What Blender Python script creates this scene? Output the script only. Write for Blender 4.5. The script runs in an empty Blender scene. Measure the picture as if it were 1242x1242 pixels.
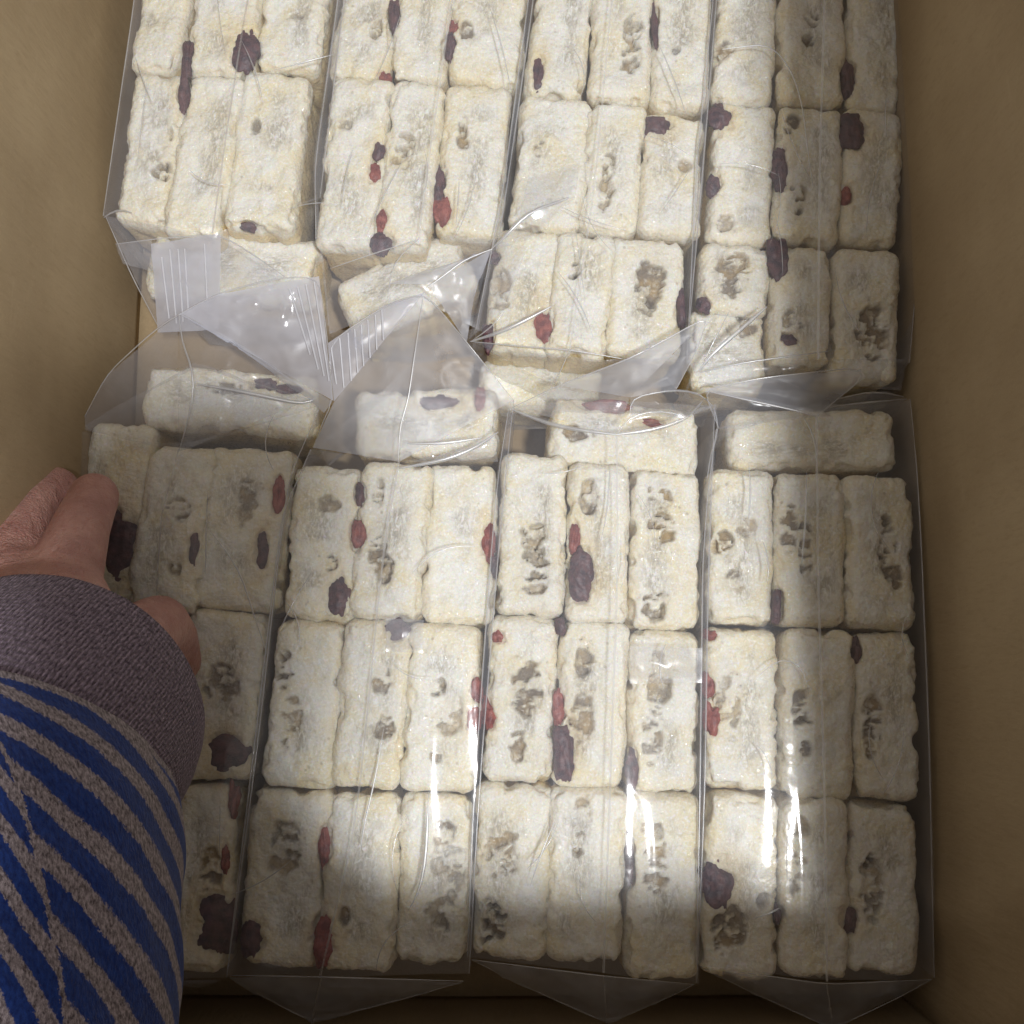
import bpy, bmesh, math, random
import numpy as np
from mathutils import Vector, Matrix

# ------------------------------------------------------------------ scene, camera, light
sc = bpy.context.scene
COL = sc.collection
HC = 0.372                       # camera height above the level of the bag tops (z = 0), metres
TH = math.radians(8.0)           # the phone is held almost straight down
FPX = 1245.0                     # focal length in pixels of the 1242 px photograph
cam_d = bpy.data.cameras.new('camera')
cam = bpy.data.objects.new('camera', cam_d)
COL.objects.link(cam)
cam.location = (0, 0, HC)
cam.rotation_euler = (TH, 0, 0)
cam_d.sensor_width = 36
cam_d.lens = 36 * FPX / 1242
cam_d.clip_start = 0.01
cam_d.clip_end = 50
sc.camera = cam

sc.view_settings.view_transform = 'Standard'
sc.view_settings.look = 'None'
sc.view_settings.exposure = 0.0
sc.view_settings.gamma = 1.0
sc.render.engine = 'CYCLES'
sc.cycles.transparent_max_bounces = 32
sc.cycles.max_bounces = 7
sc.cycles.adaptive_threshold = .014
sc.cycles.diffuse_bounces = 3
sc.cycles.glossy_bounces = 3
sc.cycles.caustics_reflective = False
sc.cycles.caustics_refractive = False
sc.cycles.use_denoising = True

world = bpy.data.worlds.new('World')
sc.world = world
world.use_nodes = True
bg = world.node_tree.nodes['Background']
bg.inputs['Color'].default_value = (1.0, 0.93, 0.86, 1)
bg.inputs['Strength'].default_value = 0.41


def lamp(name, loc, target, sx, sy, power, color):
    d = bpy.data.lights.new(name, 'AREA')
    d.shape = 'RECTANGLE'
    d.size, d.size_y = sx, sy
    d.energy = power
    d.color = color
    o = bpy.data.objects.new(name, d)
    COL.objects.link(o)
    o.location = loc
    o.rotation_euler = (Vector(target) - Vector(loc)).to_track_quat('-Z', 'Y').to_euler()
    return o


LAMP = (0.30, -0.26, 1.30)
lamp('lamp', LAMP, (0, 0, 0), 0.036, 0.13, 18.4, (0.985, 0.99, 1.0))

rng = np.random.default_rng(7)
random.seed(7)


# ------------------------------------------------------------------ geometry helpers
def ray(px, py):
    u = (px - 621) / FPX
    v = -(py - 621) / FPX
    c, s = math.cos(TH), math.sin(TH)
    return np.array([u, s + v * c, -c + v * s])


def P(px, py, z=0.0):
    d = ray(px, py)
    t = (z - HC) / d[2]
    return np.array([0, 0, HC]) + d * t


def hash01(ix, iy, iz, s):
    h = (ix.astype(np.int64) * 73856093) ^ (iy.astype(np.int64) * 19349663) ^ (iz.astype(np.int64) * 83492791) ^ (s * 2654435761)
    h = (h ^ (h >> 13)) * 1274126177 & 0x7FFFFFFF
    h = (h ^ (h >> 15)) * 2246822519 & 0x7FFFFFFF
    h = h ^ (h >> 12)
    return (h & 0xFFFFF) / float(0xFFFFF)


def vnoise(p, s=0):
    i = np.floor(p).astype(np.int64)
    f = p - i
    f = f * f * (3 - 2 * f)
    r = 0
    for dx in (0, 1):
        wx = f[:, 0] if dx else 1 - f[:, 0]
        for dy in (0, 1):
            wy = f[:, 1] if dy else 1 - f[:, 1]
            for dz in (0, 1):
                wz = f[:, 2] if dz else 1 - f[:, 2]
                r = r + wx * wy * wz * hash01(i[:, 0] + dx, i[:, 1] + dy, i[:, 2] + dz, s)
    return r


def fbm(p, s=0, o=3):
    a, r, t = 1.0, 0, 0
    for k in range(o):
        r = r + a * vnoise(p * (2 ** k), s + k)
        t += a
        a *= .5
    return r / t


def worley(p, s=0):
    i = np.floor(p).astype(np.int64)
    best = np.full(len(p), 9.0)
    for dx in (-1, 0, 1):
        for dy in (-1, 0, 1):
            for dz in (-1, 0, 1):
                c = i + np.array([dx, dy, dz])
                q = np.stack([hash01(c[:, 0], c[:, 1], c[:, 2], s + k) for k in (11, 23, 37)], 1)
                d = ((c + q - p) ** 2).sum(1)
                best = np.minimum(best, d)
    return np.sqrt(best)


def new_mesh(name, V, F, smooth=True):
    """F: (n,4) or (n,3) int array, or a list of tuples."""
    me = bpy.data.meshes.new(name)
    V = np.asarray(V, dtype=np.float32)
    if isinstance(F, np.ndarray):
        n, k = F.shape
        me.vertices.add(len(V))
        me.vertices.foreach_set('co', V.ravel())
        me.loops.add(n * k)
        me.loops.foreach_set('vertex_index', F.ravel().astype(np.int32))
        me.polygons.add(n)
        me.polygons.foreach_set('loop_start', np.arange(0, n * k, k, dtype=np.int32))
        me.polygons.foreach_set('loop_total', np.full(n, k, dtype=np.int32))
        me.update(calc_edges=True)
        me.validate()
    else:
        me.from_pydata([tuple(v) for v in V], [], F)
        me.update()
    if smooth:
        me.polygons.foreach_set('use_smooth', np.ones(len(me.polygons), dtype=bool))
    return me


def link(name, me, mat, parent=None, loc=None):
    o = bpy.data.objects.new(name, me)
    COL.objects.link(o)
    if mat is not None and not me.materials:
        me.materials.append(mat)
    if loc is not None:
        o.location = loc
    if parent is not None:
        o.parent = parent
        o.matrix_parent_inverse = Matrix.Translation(parent.location).inverted() if parent.rotation_euler.z == 0 else parent.matrix_basis.inverted()
    return o


def tag(o, label=None, cat=None, group=None, kind=None):
    if label: o['label'] = label
    if cat: o['category'] = cat
    if group: o['group'] = group
    if kind: o['kind'] = kind
    return o


def empty(name, loc):
    o = bpy.data.objects.new(name, None)
    COL.objects.link(o)
    o.location = loc
    o.empty_display_size = .02
    return o


def attr(me, name, vals):
    a = me.attributes.new(name, 'FLOAT', 'POINT')
    a.data.foreach_set('value', np.asarray(vals, dtype=np.float32))


# ------------------------------------------------------------------ materials
class NT:
    def __init__(self, name):
        self.m = bpy.data.materials.new(name)
        self.m.use_nodes = True
        self.t = self.m.node_tree
        self.t.nodes.clear()
        self.out = self.t.nodes.new('ShaderNodeOutputMaterial')

    def n(self, typ, props=None, **ins):
        x = self.t.nodes.new(typ)
        for k, v in (props or {}).items():
            setattr(x, k, v)
        for k, v in ins.items():
            k = k.replace('_', ' ')
            s = x.inputs[int(k)] if k.isdigit() else x.inputs[k]
            if isinstance(v, bpy.types.NodeSocket):
                self.t.links.new(v, s)
            else:
                s.default_value = v
        return x

    def mix(self, f, a, b, blend='MIX'):
        x = self.n('ShaderNodeMix', {'data_type': 'RGBA', 'blend_type': blend})
        for idx, v in ((0, f), (6, a), (7, b)):
            if isinstance(v, bpy.types.NodeSocket):
                self.t.links.new(v, x.inputs[idx])
            else:
                x.inputs[idx].default_value = v
        return x.outputs[2]

    def math(self, op, a, b=0.0, clamp=False):
        x = self.n('ShaderNodeMath', {'operation': op, 'use_clamp': clamp})
        for idx, v in ((0, a), (1, b)):
            if isinstance(v, bpy.types.NodeSocket):
                self.t.links.new(v, x.inputs[idx])
            else:
                x.inputs[idx].default_value = v
        return x.outputs[0]

    def ramp(self, f, a, b):
        x = self.n('ShaderNodeMapRange', Value=f, From_Min=a, From_Max=b)
        return x.outputs[0]

    def noise(self, vec, scale, detail=3, rough=.55, dist=0.0):
        return self.n('ShaderNodeTexNoise', Vector=vec, Scale=scale, Detail=detail, Roughness=rough, Distortion=dist).outputs['Fac']

    def done(self, sh):
        self.t.links.new(sh, self.out.inputs['Surface'])
        return self.m


def mat_puff():
    N = NT('puffed_rice')
    geo = N.n('ShaderNodeNewGeometry')
    pos = geo.outputs['Position']
    a = N.n('ShaderNodeAttribute', {'attribute_name': 'syrup_shade'}).outputs['Fac']
    side = N.n('ShaderNodeAttribute', {'attribute_name': 'cut'}).outputs['Fac']
    core = N.n('ShaderNodeAttribute', {'attribute_name': 'core'}).outputs['Fac']
    obj = N.n('ShaderNodeTexCoord').outputs['Object']
    big = N.noise(pos, 60, 3, .6, .6)
    mid = N.noise(pos, 260, 3, .6)
    fine = N.noise(pos, 1000, 3, .7)
    fib = N.noise(N.n('ShaderNodeMapping', Vector=obj, Scale=(1, .4, 1)).outputs[0], 800, 4, .7, .8)
    c = N.mix(N.ramp(big, .42, .68), (.87, .855, .765, 1), (.85, .765, .52, 1))
    c = N.mix(N.math('MULTIPLY', N.ramp(mid, .52, .70), .30), c, (.70, .66, .54, 1))
    c = N.mix(N.math('MULTIPLY', N.ramp(fine, .52, .62), .8), c, (.94, .945, .93, 1))
    c = N.mix(N.math('MULTIPLY', core, N.ramp(fib, .40, .60)), c, (.47, .43, .34, 1))
    c = N.mix(N.math('MULTIPLY', core, N.ramp(fib, .44, .36)), c, (.95, .95, .92, 1))
    pore = N.n('ShaderNodeTexVoronoi', {'feature': 'F1'}, Vector=pos, Scale=260.0).outputs['Distance']
    pore = N.math('MULTIPLY', N.ramp(pore, .20, .10), N.ramp(N.noise(pos, 120, 2), .48, .60))
    c = N.mix(N.math('MULTIPLY', pore, .5), c, (.40, .34, .24, 1))
    c = N.mix(side, c, (.76, .58, .27, 1))
    syr_shade = N.math('MULTIPLY', a, N.ramp(N.noise(pos, 330, 3, .6), .20, .5), True)  # brown of the hollows, with shade painted in so they look deep
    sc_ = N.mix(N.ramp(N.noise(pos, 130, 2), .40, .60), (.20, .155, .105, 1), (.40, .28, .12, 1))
    c = N.mix(N.math('MULTIPLY', syr_shade, .95), c, sc_)
    v1 = N.n('ShaderNodeTexVoronoi', {'feature': 'SMOOTH_F1'}, Vector=pos, Scale=620.0, Smoothness=.3).outputs['Distance']
    h = N.math('ADD', N.math('MULTIPLY', N.noise(pos, 1300, 3, .6), .8), N.math('MULTIPLY', v1, -.7))
    h = N.math('ADD', h, N.math('MULTIPLY', N.math('MULTIPLY', core, fib), -1.6))
    bp = N.n('ShaderNodeBump', Strength=.75, Distance=.0007, Height=h)
    spk = N.ramp(N.noise(pos, 900, 2, .6), .54, .60)
    bs = N.n('ShaderNodeBump', Strength=1.0, Distance=.0012, Height=N.noise(pos, 700, 2, .5))
    b = N.n('ShaderNodeBsdfPrincipled', Base_Color=c, Roughness=.6, Normal=bp.outputs['Normal'])
    b.inputs['Subsurface Weight'].default_value = .6
    b.inputs['Subsurface Radius'].default_value = (1, .75, .4)
    b.inputs['Subsurface Scale'].default_value = .0032
    b.inputs['Specular IOR Level'].default_value = .5
    N.t.links.new(spk, b.inputs['Coat Weight'])
    b.inputs['Coat Roughness'].default_value = .12
    b.inputs['Coat IOR'].default_value = 1.7
    N.t.links.new(bs.outputs['Normal'], b.inputs['Coat Normal'])
    return N.done(b.outputs[0])


def mat_fruit(name, c1, c2):
    N = NT(name)
    pos = N.n('ShaderNodeNewGeometry').outputs['Position']
    c = N.mix(N.ramp(N.noise(pos, 350, 3), .35, .65), c1, c2)
    bp = N.n('ShaderNodeBump', Strength=.6, Distance=.0008, Height=N.noise(pos, 700, 4))
    b = N.n('ShaderNodeBsdfPrincipled', Base_Color=c, Roughness=.45, Normal=bp.outputs['Normal'])
    return N.done(b.outputs[0])


def mat_film(name, haze, tint=(.80, .83, .93), rough=.09, bump=.25, scale=160, spec=1.0):
    """Clear plastic film: see-through, a mirror-like glint, and a little milkiness of its own."""
    N = NT(name)
    tc = N.n('ShaderNodeTexCoord').outputs['Object']
    n1 = N.noise(tc, scale, 2, .5, .6)
    n2 = N.noise(tc, scale * .22, 2, .5, 1.2)
    h = N.math('ADD', N.math('MULTIPLY', n1, .35), n2)
    bp = N.n('ShaderNodeBump', Strength=bump, Distance=.003, Height=h)
    nor = bp.outputs['Normal']
    tr = N.n('ShaderNodeBsdfTransparent', Color=(.975, .975, .98, 1))
    gl = N.n('ShaderNodeBsdfGlossy', Color=(1, 1, 1, 1), Roughness=rough, Normal=nor)
    g2 = N.n('ShaderNodeBsdfGlossy', Color=(.93, .96, 1, 1), Roughness=.42, Normal=nor)
    gl = N.n('ShaderNodeMixShader', **{'0': .22, '1': gl.outputs[0], '2': g2.outputs[0]})
    df = N.n('ShaderNodeBsdfDiffuse', Color=(*tint, 1))
    tl = N.n('ShaderNodeBsdfTranslucent', Color=(*tint, 1))
    mk = N.n('ShaderNodeMixShader', **{'0': .45, '1': df.outputs[0], '2': tl.outputs[0]})
    hz = N.math('MULTIPLY', N.ramp(N.noise(tc, 45, 3), .2, .8), haze * .9)
    hz = N.math('ADD', hz, haze * .55, True)
    base = N.n('ShaderNodeMixShader', **{'0': hz, '1': tr.outputs[0], '2': mk.outputs[0]})
    back = N.n('ShaderNodeNewGeometry').outputs['Backfacing']
    ior = N.math('SUBTRACT', 1.5, N.math('MULTIPLY', back, 1.5 - 1 / 1.5))
    fr = N.n('ShaderNodeFresnel', IOR=ior, Normal=nor).outputs[0]
    fr = N.math('MULTIPLY', fr, 1.2 * spec, True)
    s = N.n('ShaderNodeMixShader', **{'0': fr, '1': base.outputs[0], '2': gl.outputs[0]})
    return N.done(s.outputs[0])


def mat_card():
    N = NT('kraft_cardboard')
    pos = N.n('ShaderNodeNewGeometry').outputs['Position']
    st = N.n('ShaderNodeMapping', Vector=pos, Scale=(1, 1, .25)).outputs[0]
    c = N.mix(N.ramp(N.noise(pos, 14, 3), .35, .65), (.325, .24, .14, 1), (.40, .305, .185, 1))
    c = N.mix(N.math('MULTIPLY', N.ramp(N.noise(st, 700, 3, .7), .5, .75), .35), c, (.26, .185, .10, 1))
    c = N.mix(N.math('MULTIPLY', N.ramp(N.noise(pos, 1500, 2), .58, .7), .25), c, (.5, .38, .22, 1))
    sp = N.n('ShaderNodeSeparateXYZ', Vector=pos)
    fl = N.math('SINE', N.math('MULTIPLY', N.math('ADD', N.math('ADD', sp.outputs[0], sp.outputs[1]), N.math('MULTIPLY', N.noise(pos, 25, 2), .004)), 2 * math.pi / .0062))
    scf = N.ramp(N.noise(N.n('ShaderNodeMapping', Vector=pos, Scale=(1, 1, 5), Rotation=(.5, .4, .2)).outputs[0], 45, 4, .65, 1.0), .60, .72)
    c = N.mix(N.math('MULTIPLY', scf, .14), c, (.50, .40, .27, 1))
    c = N.mix(N.math('MULTIPLY', N.math('ADD', fl, 1.0), .012), c, (.22, .155, .085, 1))
    c = N.mix(N.math('MULTIPLY', N.ramp(N.noise(pos, 6, 2), .52, .70), .35), c, (.27, .19, .105, 1))
    h = N.math('ADD', N.noise(st, 500, 3), N.math('MULTIPLY', N.noise(pos, 30, 2), 2.0))
    h = N.math('ADD', h, N.math('MULTIPLY', fl, .05))
    bp = N.n('ShaderNodeBump', Strength=.25, Distance=.0008, Height=h)
    b = N.n('ShaderNodeBsdfPrincipled', Base_Color=c, Roughness=.75, Normal=bp.outputs['Normal'])
    b.inputs['Specular IOR Level'].default_value = .25
    return N.done(b.outputs[0])


def mat_skin():
    N = NT('skin')
    pos = N.n('ShaderNodeNewGeometry').outputs['Position']
    c = N.mix(N.ramp(N.noise(pos, 90, 4, .6), .35, .65), (.40, .20, .175, 1), (.55, .31, .265, 1))
    c = N.mix(N.math('MULTIPLY', N.ramp(N.noise(pos, 500, 3), .52, .68), .4), c, (.42, .17, .15, 1))
    cell = N.n('ShaderNodeTexVoronoi', {'feature': 'DISTANCE_TO_EDGE'}, Vector=pos, Scale=900.0).outputs['Distance']
    st = N.n('ShaderNodeMapping', Vector=pos, Scale=(1, .35, 1), Rotation=(0, 0, .5)).outputs[0]
    crease_ = N.ramp(N.noise(st, 240, 3, .6, .5), .40, .52)
    h = N.math('ADD', N.math('MULTIPLY', N.math('MINIMUM', cell, .25), 2.0), N.math('MULTIPLY', crease_, 1.0))
    bp = N.n('ShaderNodeBump', Strength=.55, Distance=.0007, Height=h)
    b = N.n('ShaderNodeBsdfPrincipled', Base_Color=c, Roughness=.5, Normal=bp.outputs['Normal'])
    b.inputs['Subsurface Weight'].default_value = .3
    b.inputs['Subsurface Radius'].default_value = (1, .35, .2)
    b.inputs['Subsurface Scale'].default_value = .004
    return N.done(b.outputs[0])


def heather(N, uv, lo, hi, sc_):
    f = N.noise(uv, sc_, 3, .75)
    c = N.mix(N.ramp(f, .36, .64), lo, hi)
    return c


def mat_cuff():
    N = NT('heather_rib_knit')
    uv = N.n('ShaderNodeUVMap', {'uv_map': 'cloth'}).outputs[0]
    st = N.n('ShaderNodeMapping', Vector=uv, Scale=(1, .45, 1)).outputs[0]
    c = heather(N, st, (.078, .054, .078, 1), (.40, .315, .40, 1), 1500)
    w = N.n('ShaderNodeTexWave', {'wave_type': 'BANDS', 'bands_direction': 'X'}, Vector=uv, Scale=260.0, Distortion=1.6, Detail=2.0, Detail_Scale=2.0).outputs['Fac']
    w2 = N.n('ShaderNodeTexWave', {'wave_type': 'BANDS', 'bands_direction': 'Y'}, Vector=uv, Scale=260.0, Distortion=3.0, Detail=2.0).outputs['Fac']
    c = N.mix(N.math('MULTIPLY', N.math('SUBTRACT', 1.0, w), .45), c, (.05, .036, .05, 1))
    h = N.math('ADD', w, N.math('MULTIPLY', w2, .5))
    h = N.math('ADD', h, N.math('MULTIPLY', N.noise(uv, 1800, 3), .8))
    bp = N.n('ShaderNodeBump', Strength=.8, Distance=.0007, Height=h)
    b = N.n('ShaderNodeBsdfPrincipled', Base_Color=c, Roughness=.95, Normal=bp.outputs['Normal'])
    b.inputs['Specular IOR Level'].default_value = .1
    b.inputs['Sheen Weight'].default_value = .12
    return N.done(b.outputs[0])


STRIPE = .0100


def mat_stripe():
    N = NT('striped_jersey')
    uvn = N.n('ShaderNodeUVMap', {'uv_map': 'cloth'}).outputs[0]
    sep = N.n('ShaderNodeSeparateXYZ', Vector=uvn)
    u, v = sep.outputs[0], sep.outputs[1]
    wob = N.math('MULTIPLY', N.math('SUBTRACT', N.noise(uvn, 60, 2), .5), .0022)
    edge = N.math('MULTIPLY', N.math('SUBTRACT', N.noise(uvn, 1300, 3, .7), .5), .0030)
    us = N.math('SUBTRACT', N.math('ADD', u, .001), N.math('MULTIPLY', v, .40))      # the seam winds round the arm
    side = N.math('GREATER_THAN', us, 0.0)
    off = N.math('MULTIPLY', side, STRIPE * .45)
    sh = N.math('ADD', N.math('MULTIPLY', N.math('MINIMUM', us, 0.0), -.55), N.math('MULTIPLY', u, -.22))
    big = N.math('MULTIPLY', N.math('SUBTRACT', N.noise(uvn, 22, 2), .5), .006)
    vv = N.math('ADD', N.math('ADD', N.math('ADD', v, wob), edge), N.math('ADD', off, N.math('ADD', sh, big)))
    fr = N.math('FRACT', N.math('DIVIDE', vv, STRIPE))
    isg = N.n('ShaderNodeMapRange', {'interpolation_type': 'SMOOTHSTEP'}, Value=fr, From_Min=.51, From_Max=.57).outputs[0]
    isg2 = N.n('ShaderNodeMapRange', {'interpolation_type': 'SMOOTHSTEP'}, Value=fr, From_Min=.965, From_Max=1.0).outputs[0]
    g = N.math('SUBTRACT', isg, isg2, True)
    seam = N.math('LESS_THAN', N.math('ABSOLUTE', N.math('ADD', us, edge)), .0006)
    g = N.math('MAXIMUM', g, seam)
    hem = N.math('LESS_THAN', N.math('ADD', v, edge), .0022)
    g = N.math('MAXIMUM', g, hem)
    st = N.n('ShaderNodeMapping', Vector=uvn, Scale=(1, .6, 1)).outputs[0]
    grey = heather(N, st, (.075, .058, .065, 1), (.40, .34, .36, 1), 1500)
    blue = N.mix(N.ramp(N.noise(st, 1100, 3, .7), .3, .7), (.007, .017, .10, 1), (.020, .055, .25, 1))
    c = N.mix(g, blue, grey)
    h = N.math('ADD', N.noise(st, 1500, 4, .7), N.math('MULTIPLY', N.noise(uvn, 300, 3), .8))
    bp = N.n('ShaderNodeBump', Strength=.8, Distance=.0008, Height=h)
    b = N.n('ShaderNodeBsdfPrincipled', Base_Color=c, Roughness=.95, Normal=bp.outputs['Normal'])
    b.inputs['Specular IOR Level'].default_value = .1
    b.inputs['Sheen Weight'].default_value = .12
    return N.done(b.outputs[0])


M_PUFF = mat_puff()
M_RAISIN = mat_fruit('raisin_skin', (.040, .020, .034, 1), (.13, .055, .060, 1))
M_BERRY = mat_fruit('berry_skin', (.16, .026, .026, 1), (.36, .10, .075, 1))
M_FILM = mat_film('clear_film', .11, bump=.06, spec=.8)
M_TENT = mat_film('creased_film', .20, bump=.12, scale=150, rough=.2, spec=.45)
M_ZIP = mat_film('zip_film', .60, tint=(.74, .75, .84), bump=.05, rough=.3, spec=.4)
M_MILK = mat_film('doubled_film', .36, bump=.08, scale=120, rough=.35, spec=.22)
M_SEAM = mat_film('film_edge', .34, tint=(.88, .88, .9), rough=.18, bump=.0, spec=1.6)
M_GLINT = mat_film('sharp_crease', .30, tint=(.9, .92, .97), rough=.30, bump=.0, spec=3.0)
M_RIDGE = mat_film('zip_ridge_film', .75, tint=(.92, .93, .98), rough=.3, bump=.0, spec=1.5)
M_CARD = mat_card()
M_SKIN = mat_skin()
M_CUFF = mat_cuff()
M_STRIPE = mat_stripe()

# ------------------------------------------------------------------ the cardboard box
FLOOR_Z = -.049
RIM = .11
XL, XR, YF, YB = -.1625, .1545, -.134, .36
box = empty('cardboard_box', (0, 0, FLOOR_Z - .004))
tag(box, 'open brown cardboard box packed with clear bags of rice bars', 'box')


def panel(name, o, eu, ev, nu, nv, thick, wob, parent, dents=()):
    """A cardboard panel: grid from corner o along eu and ev, bulging a little, with a real thickness."""
    o, eu, ev = map(np.array, (o, eu, ev))
    nrm = np.cross(eu, ev)
    nrm = nrm / np.linalg.norm(nrm)
    U, W = np.meshgrid(np.linspace(0, 1, nu), np.linspace(0, 1, nv), indexing='ij')
    U, W = U.ravel(), W.ravel()
    V = o + U[:, None] * eu + W[:, None] * ev
    d = (fbm(V * 14, 91) - .5) * wob
    for (u0, wd, dep) in dents:
        d = d - dep * np.exp(-((U - u0 + .03 * np.sin(W * 5)) / wd) ** 2)
    front = V + d[:, None] * nrm
    back = V + (d - thick)[:, None] * nrm
    idx = np.arange(nu * nv).reshape(nu, nv)
    q = np.stack([idx[:-1, :-1], idx[1:, :-1], idx[1:, 1:], idx[:-1, 1:]], -1).reshape(-1, 4)
    per = np.concatenate([idx[:-1, 0], idx[-1, :-1], idx[:0:-1, -1], idx[0, :0:-1]])
    p2 = np.roll(per, -1)
    n = nu * nv
    rim = np.stack([p2, per, per + n, p2 + n], 1)
    F = np.concatenate([q, q[:, ::-1] + n, rim])
    return link(name, new_mesh(name, np.concatenate([front, back]), F), M_CARD, parent)


HW = RIM - FLOOR_Z
# side panels (normals look into the box)
panel('side_panel', (XL, YB, FLOOR_Z), (0, YF - YB, 0), (0, 0, HW), 50, 30, .004, .004, box, [(.62, .03, .0012)])
panel('side_panel', (XR, YF, FLOOR_Z), (0, YB - YF, 0), (0, 0, HW), 70, 30, .004, .003, box, [(.125, .010, .0030), (.055, .010, .0026)])
panel('side_panel', (XL, YF, FLOOR_Z), (XR - XL, 0, 0), (0, 0, HW), 50, 30, .004, .003, box)
panel('side_panel', (XR, YB, FLOOR_Z), (XL - XR, 0, 0), (0, 0, HW), 50, 30, .004, .003, box)
panel('floor_panel', (XL, YF, FLOOR_Z), (XR - XL, 0, 0), (0, YB - YF, 0), 40, 40, .004, .0015, box)
# unseen open flaps on the rims, added to shade the right and near sides
panel('shade_flap', (XR, YF + .004, RIM + .001), (0, YB - YF - .008, 0), (-.0165, 0, .128), 30, 12, .004, .003, box)
panel('shade_flap', (-.055, YF, RIM + .001), (XR + .050, 0, 0), (0, .016, .150), 30, 12, .004, .003, box)


# ------------------------------------------------------------------ bars
NX, NY, NK = 46, 104, 12


def bar_topology():
    F = []
    idx = np.arange(NX * NY).reshape(NX, NY)
    F.append(np.stack([idx[:-1, :-1], idx[1:, :-1], idx[1:, 1:], idx[:-1, 1:]], -1).reshape(-1, 4))
    per = np.concatenate([idx[:-1, 0], idx[-1, :-1], idx[:0:-1, -1], idx[0, :0:-1]])
    n = len(per)
    rings = [per]
    base = NX * NY
    for k in range(NK):
        rings.append(base + k * n + np.arange(n))
    for a, b in zip(rings[:-1], rings[1:]):
        F.append(np.stack([np.roll(a, -1), a, b, np.roll(b, -1)], 1))
    return np.concatenate(F), per


BAR_F, BAR_PER = bar_topology()
FRUITS = []                                    # filled below: (px, py, kind, w, h, angle)


def bar_mesh(w, l, depth, seed, cavs, rough=1.0, cut_side=0.0, nests=()):
    a, b = w / 2, l / 2
    gx = np.linspace(-a, a, NX)
    gy = np.linspace(-b, b, NY)
    X, Y = np.meshgrid(gx, gy, indexing='ij')
    top = np.stack([X.ravel(), Y.ravel(), np.full(X.size, depth)], 1)
    per = top[BAR_PER]
    zs = depth * (1 - (np.arange(1, NK + 1) / NK) ** 1.6)
    V = np.concatenate([top] + [np.column_stack([per[:, :2], np.full(len(per), z)]) for z in zs])
    r = .0046
    inner = np.column_stack([np.clip(V[:, 0], -a + r, a - r), np.clip(V[:, 1], -b + r, b - r), np.clip(V[:, 2], -1, depth - r)])
    d = V - inner
    ln = np.linalg.norm(d, axis=1, keepdims=True)
    nr = d / np.maximum(ln, 1e-9)
    S = inner + nr * r
    so = np.array([seed * 1.37, seed * .61, seed * 2.11])
    q = S / .0034 + so
    q[:, 1] *= .7
    g1 = worley(q, 5)
    g2 = worley(S / .0013 + so, 17)
    lo = fbm(S / .014 + so, 3, 2) - .5
    mid = fbm(S / .0035 + so, 9, 2) - .5
    disp = rough * (.0005 * (.62 - g1) + .00030 * (.6 - g2) + 0.0028 * lo + .0012 * mid)
    # chipped places along the edges
    edge = np.minimum(a - np.abs(V[:, 0]), b - np.abs(V[:, 1]))
    chip = np.clip((fbm(S / .006 + so * 1.7, 31, 2) - .56) * 5, 0, 1) * np.exp(-np.maximum(edge, 0) / .003)
    disp = disp - .0022 * chip * rough
    syr_shade = np.zeros(len(V))  # follows the pits: syrup brown together with painted shade
    ztop = np.clip((V[:, 2] - depth + .006) / .006, 0, 1)
    warp = (fbm(S / .0045 + so * .7, 41, 3) - .5)
    for (cx, cy, rx, ry, dep) in cavs:
        e = np.sqrt(((S[:, 0] - cx) / rx) ** 2 + ((S[:, 1] - cy) / ry) ** 2) + warp * 1.1
        m = np.clip((1.05 - e) / .30, 0, 1) * ztop
        m = m * m * (3 - 2 * m)
        k = hash01(np.array([int(cx * 1e5)]), np.array([int(cy * 1e5)]), np.array([seed]), 3)[0]
        wc = fbm(S / (.0034 + .002 * k, .0026, .003) + so * 2.3 + warp[:, None] * 1.2, 53, 3)
        bowl = np.clip((wc - .44) / .09, 0, 1)
        bowl = bowl * bowl * (3 - 2 * bowl)                              # torn pockets with strands left between them
        disp = disp - dep * m * (.20 + 1.1 * bowl)
        syr_shade = np.maximum(syr_shade, (np.clip((1.5 - e) / .8, 0, 1) * .16 + m * bowl * (.55 + .45 * k)) * ztop)
    halo = np.zeros(len(V))
    for (cx, cy, rx, ry) in nests:
        e = np.sqrt(((S[:, 0] - cx) / rx) ** 2 + ((S[:, 1] - cy) / ry) ** 2) + warp * 1.5
        disp = disp - .0018 * np.clip((1.15 - e) / .4, 0, 1) * ztop
        halo = np.maximum(halo, np.clip((2.3 - e) / 1.3, 0, 1) * ztop)
    S = S + nr * disp[:, None]
    me = new_mesh('rice_bar', S, BAR_F)
    attr(me, 'syrup_shade', syr_shade)
    x0 = a * (hash01(np.array([seed]), np.array([3]), np.array([1]), 5)[0] - .5) * .7
    cw = a * (.28 + .25 * hash01(np.array([seed]), np.array([8]), np.array([1]), 5)[0])
    core = np.exp(-((S[:, 0] - x0 + warp * .004) / cw) ** 2) * np.clip((b * .82 - np.abs(S[:, 1])) / (b * .25), 0, 1) * np.clip((fbm(S / .009 + so * 3.1, 97, 2) - .36) / .2, 0, 1)
    attr(me, 'core', core * ztop * .9)
    sidem = np.clip((depth - .004 - V[:, 2]) / .003, 0, 1)
    attr(me, 'cut', np.maximum(np.maximum(sidem * cut_side, halo * .45), .35 * np.exp(-np.maximum(edge, 0) / .0022) * ztop))
    return me


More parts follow.
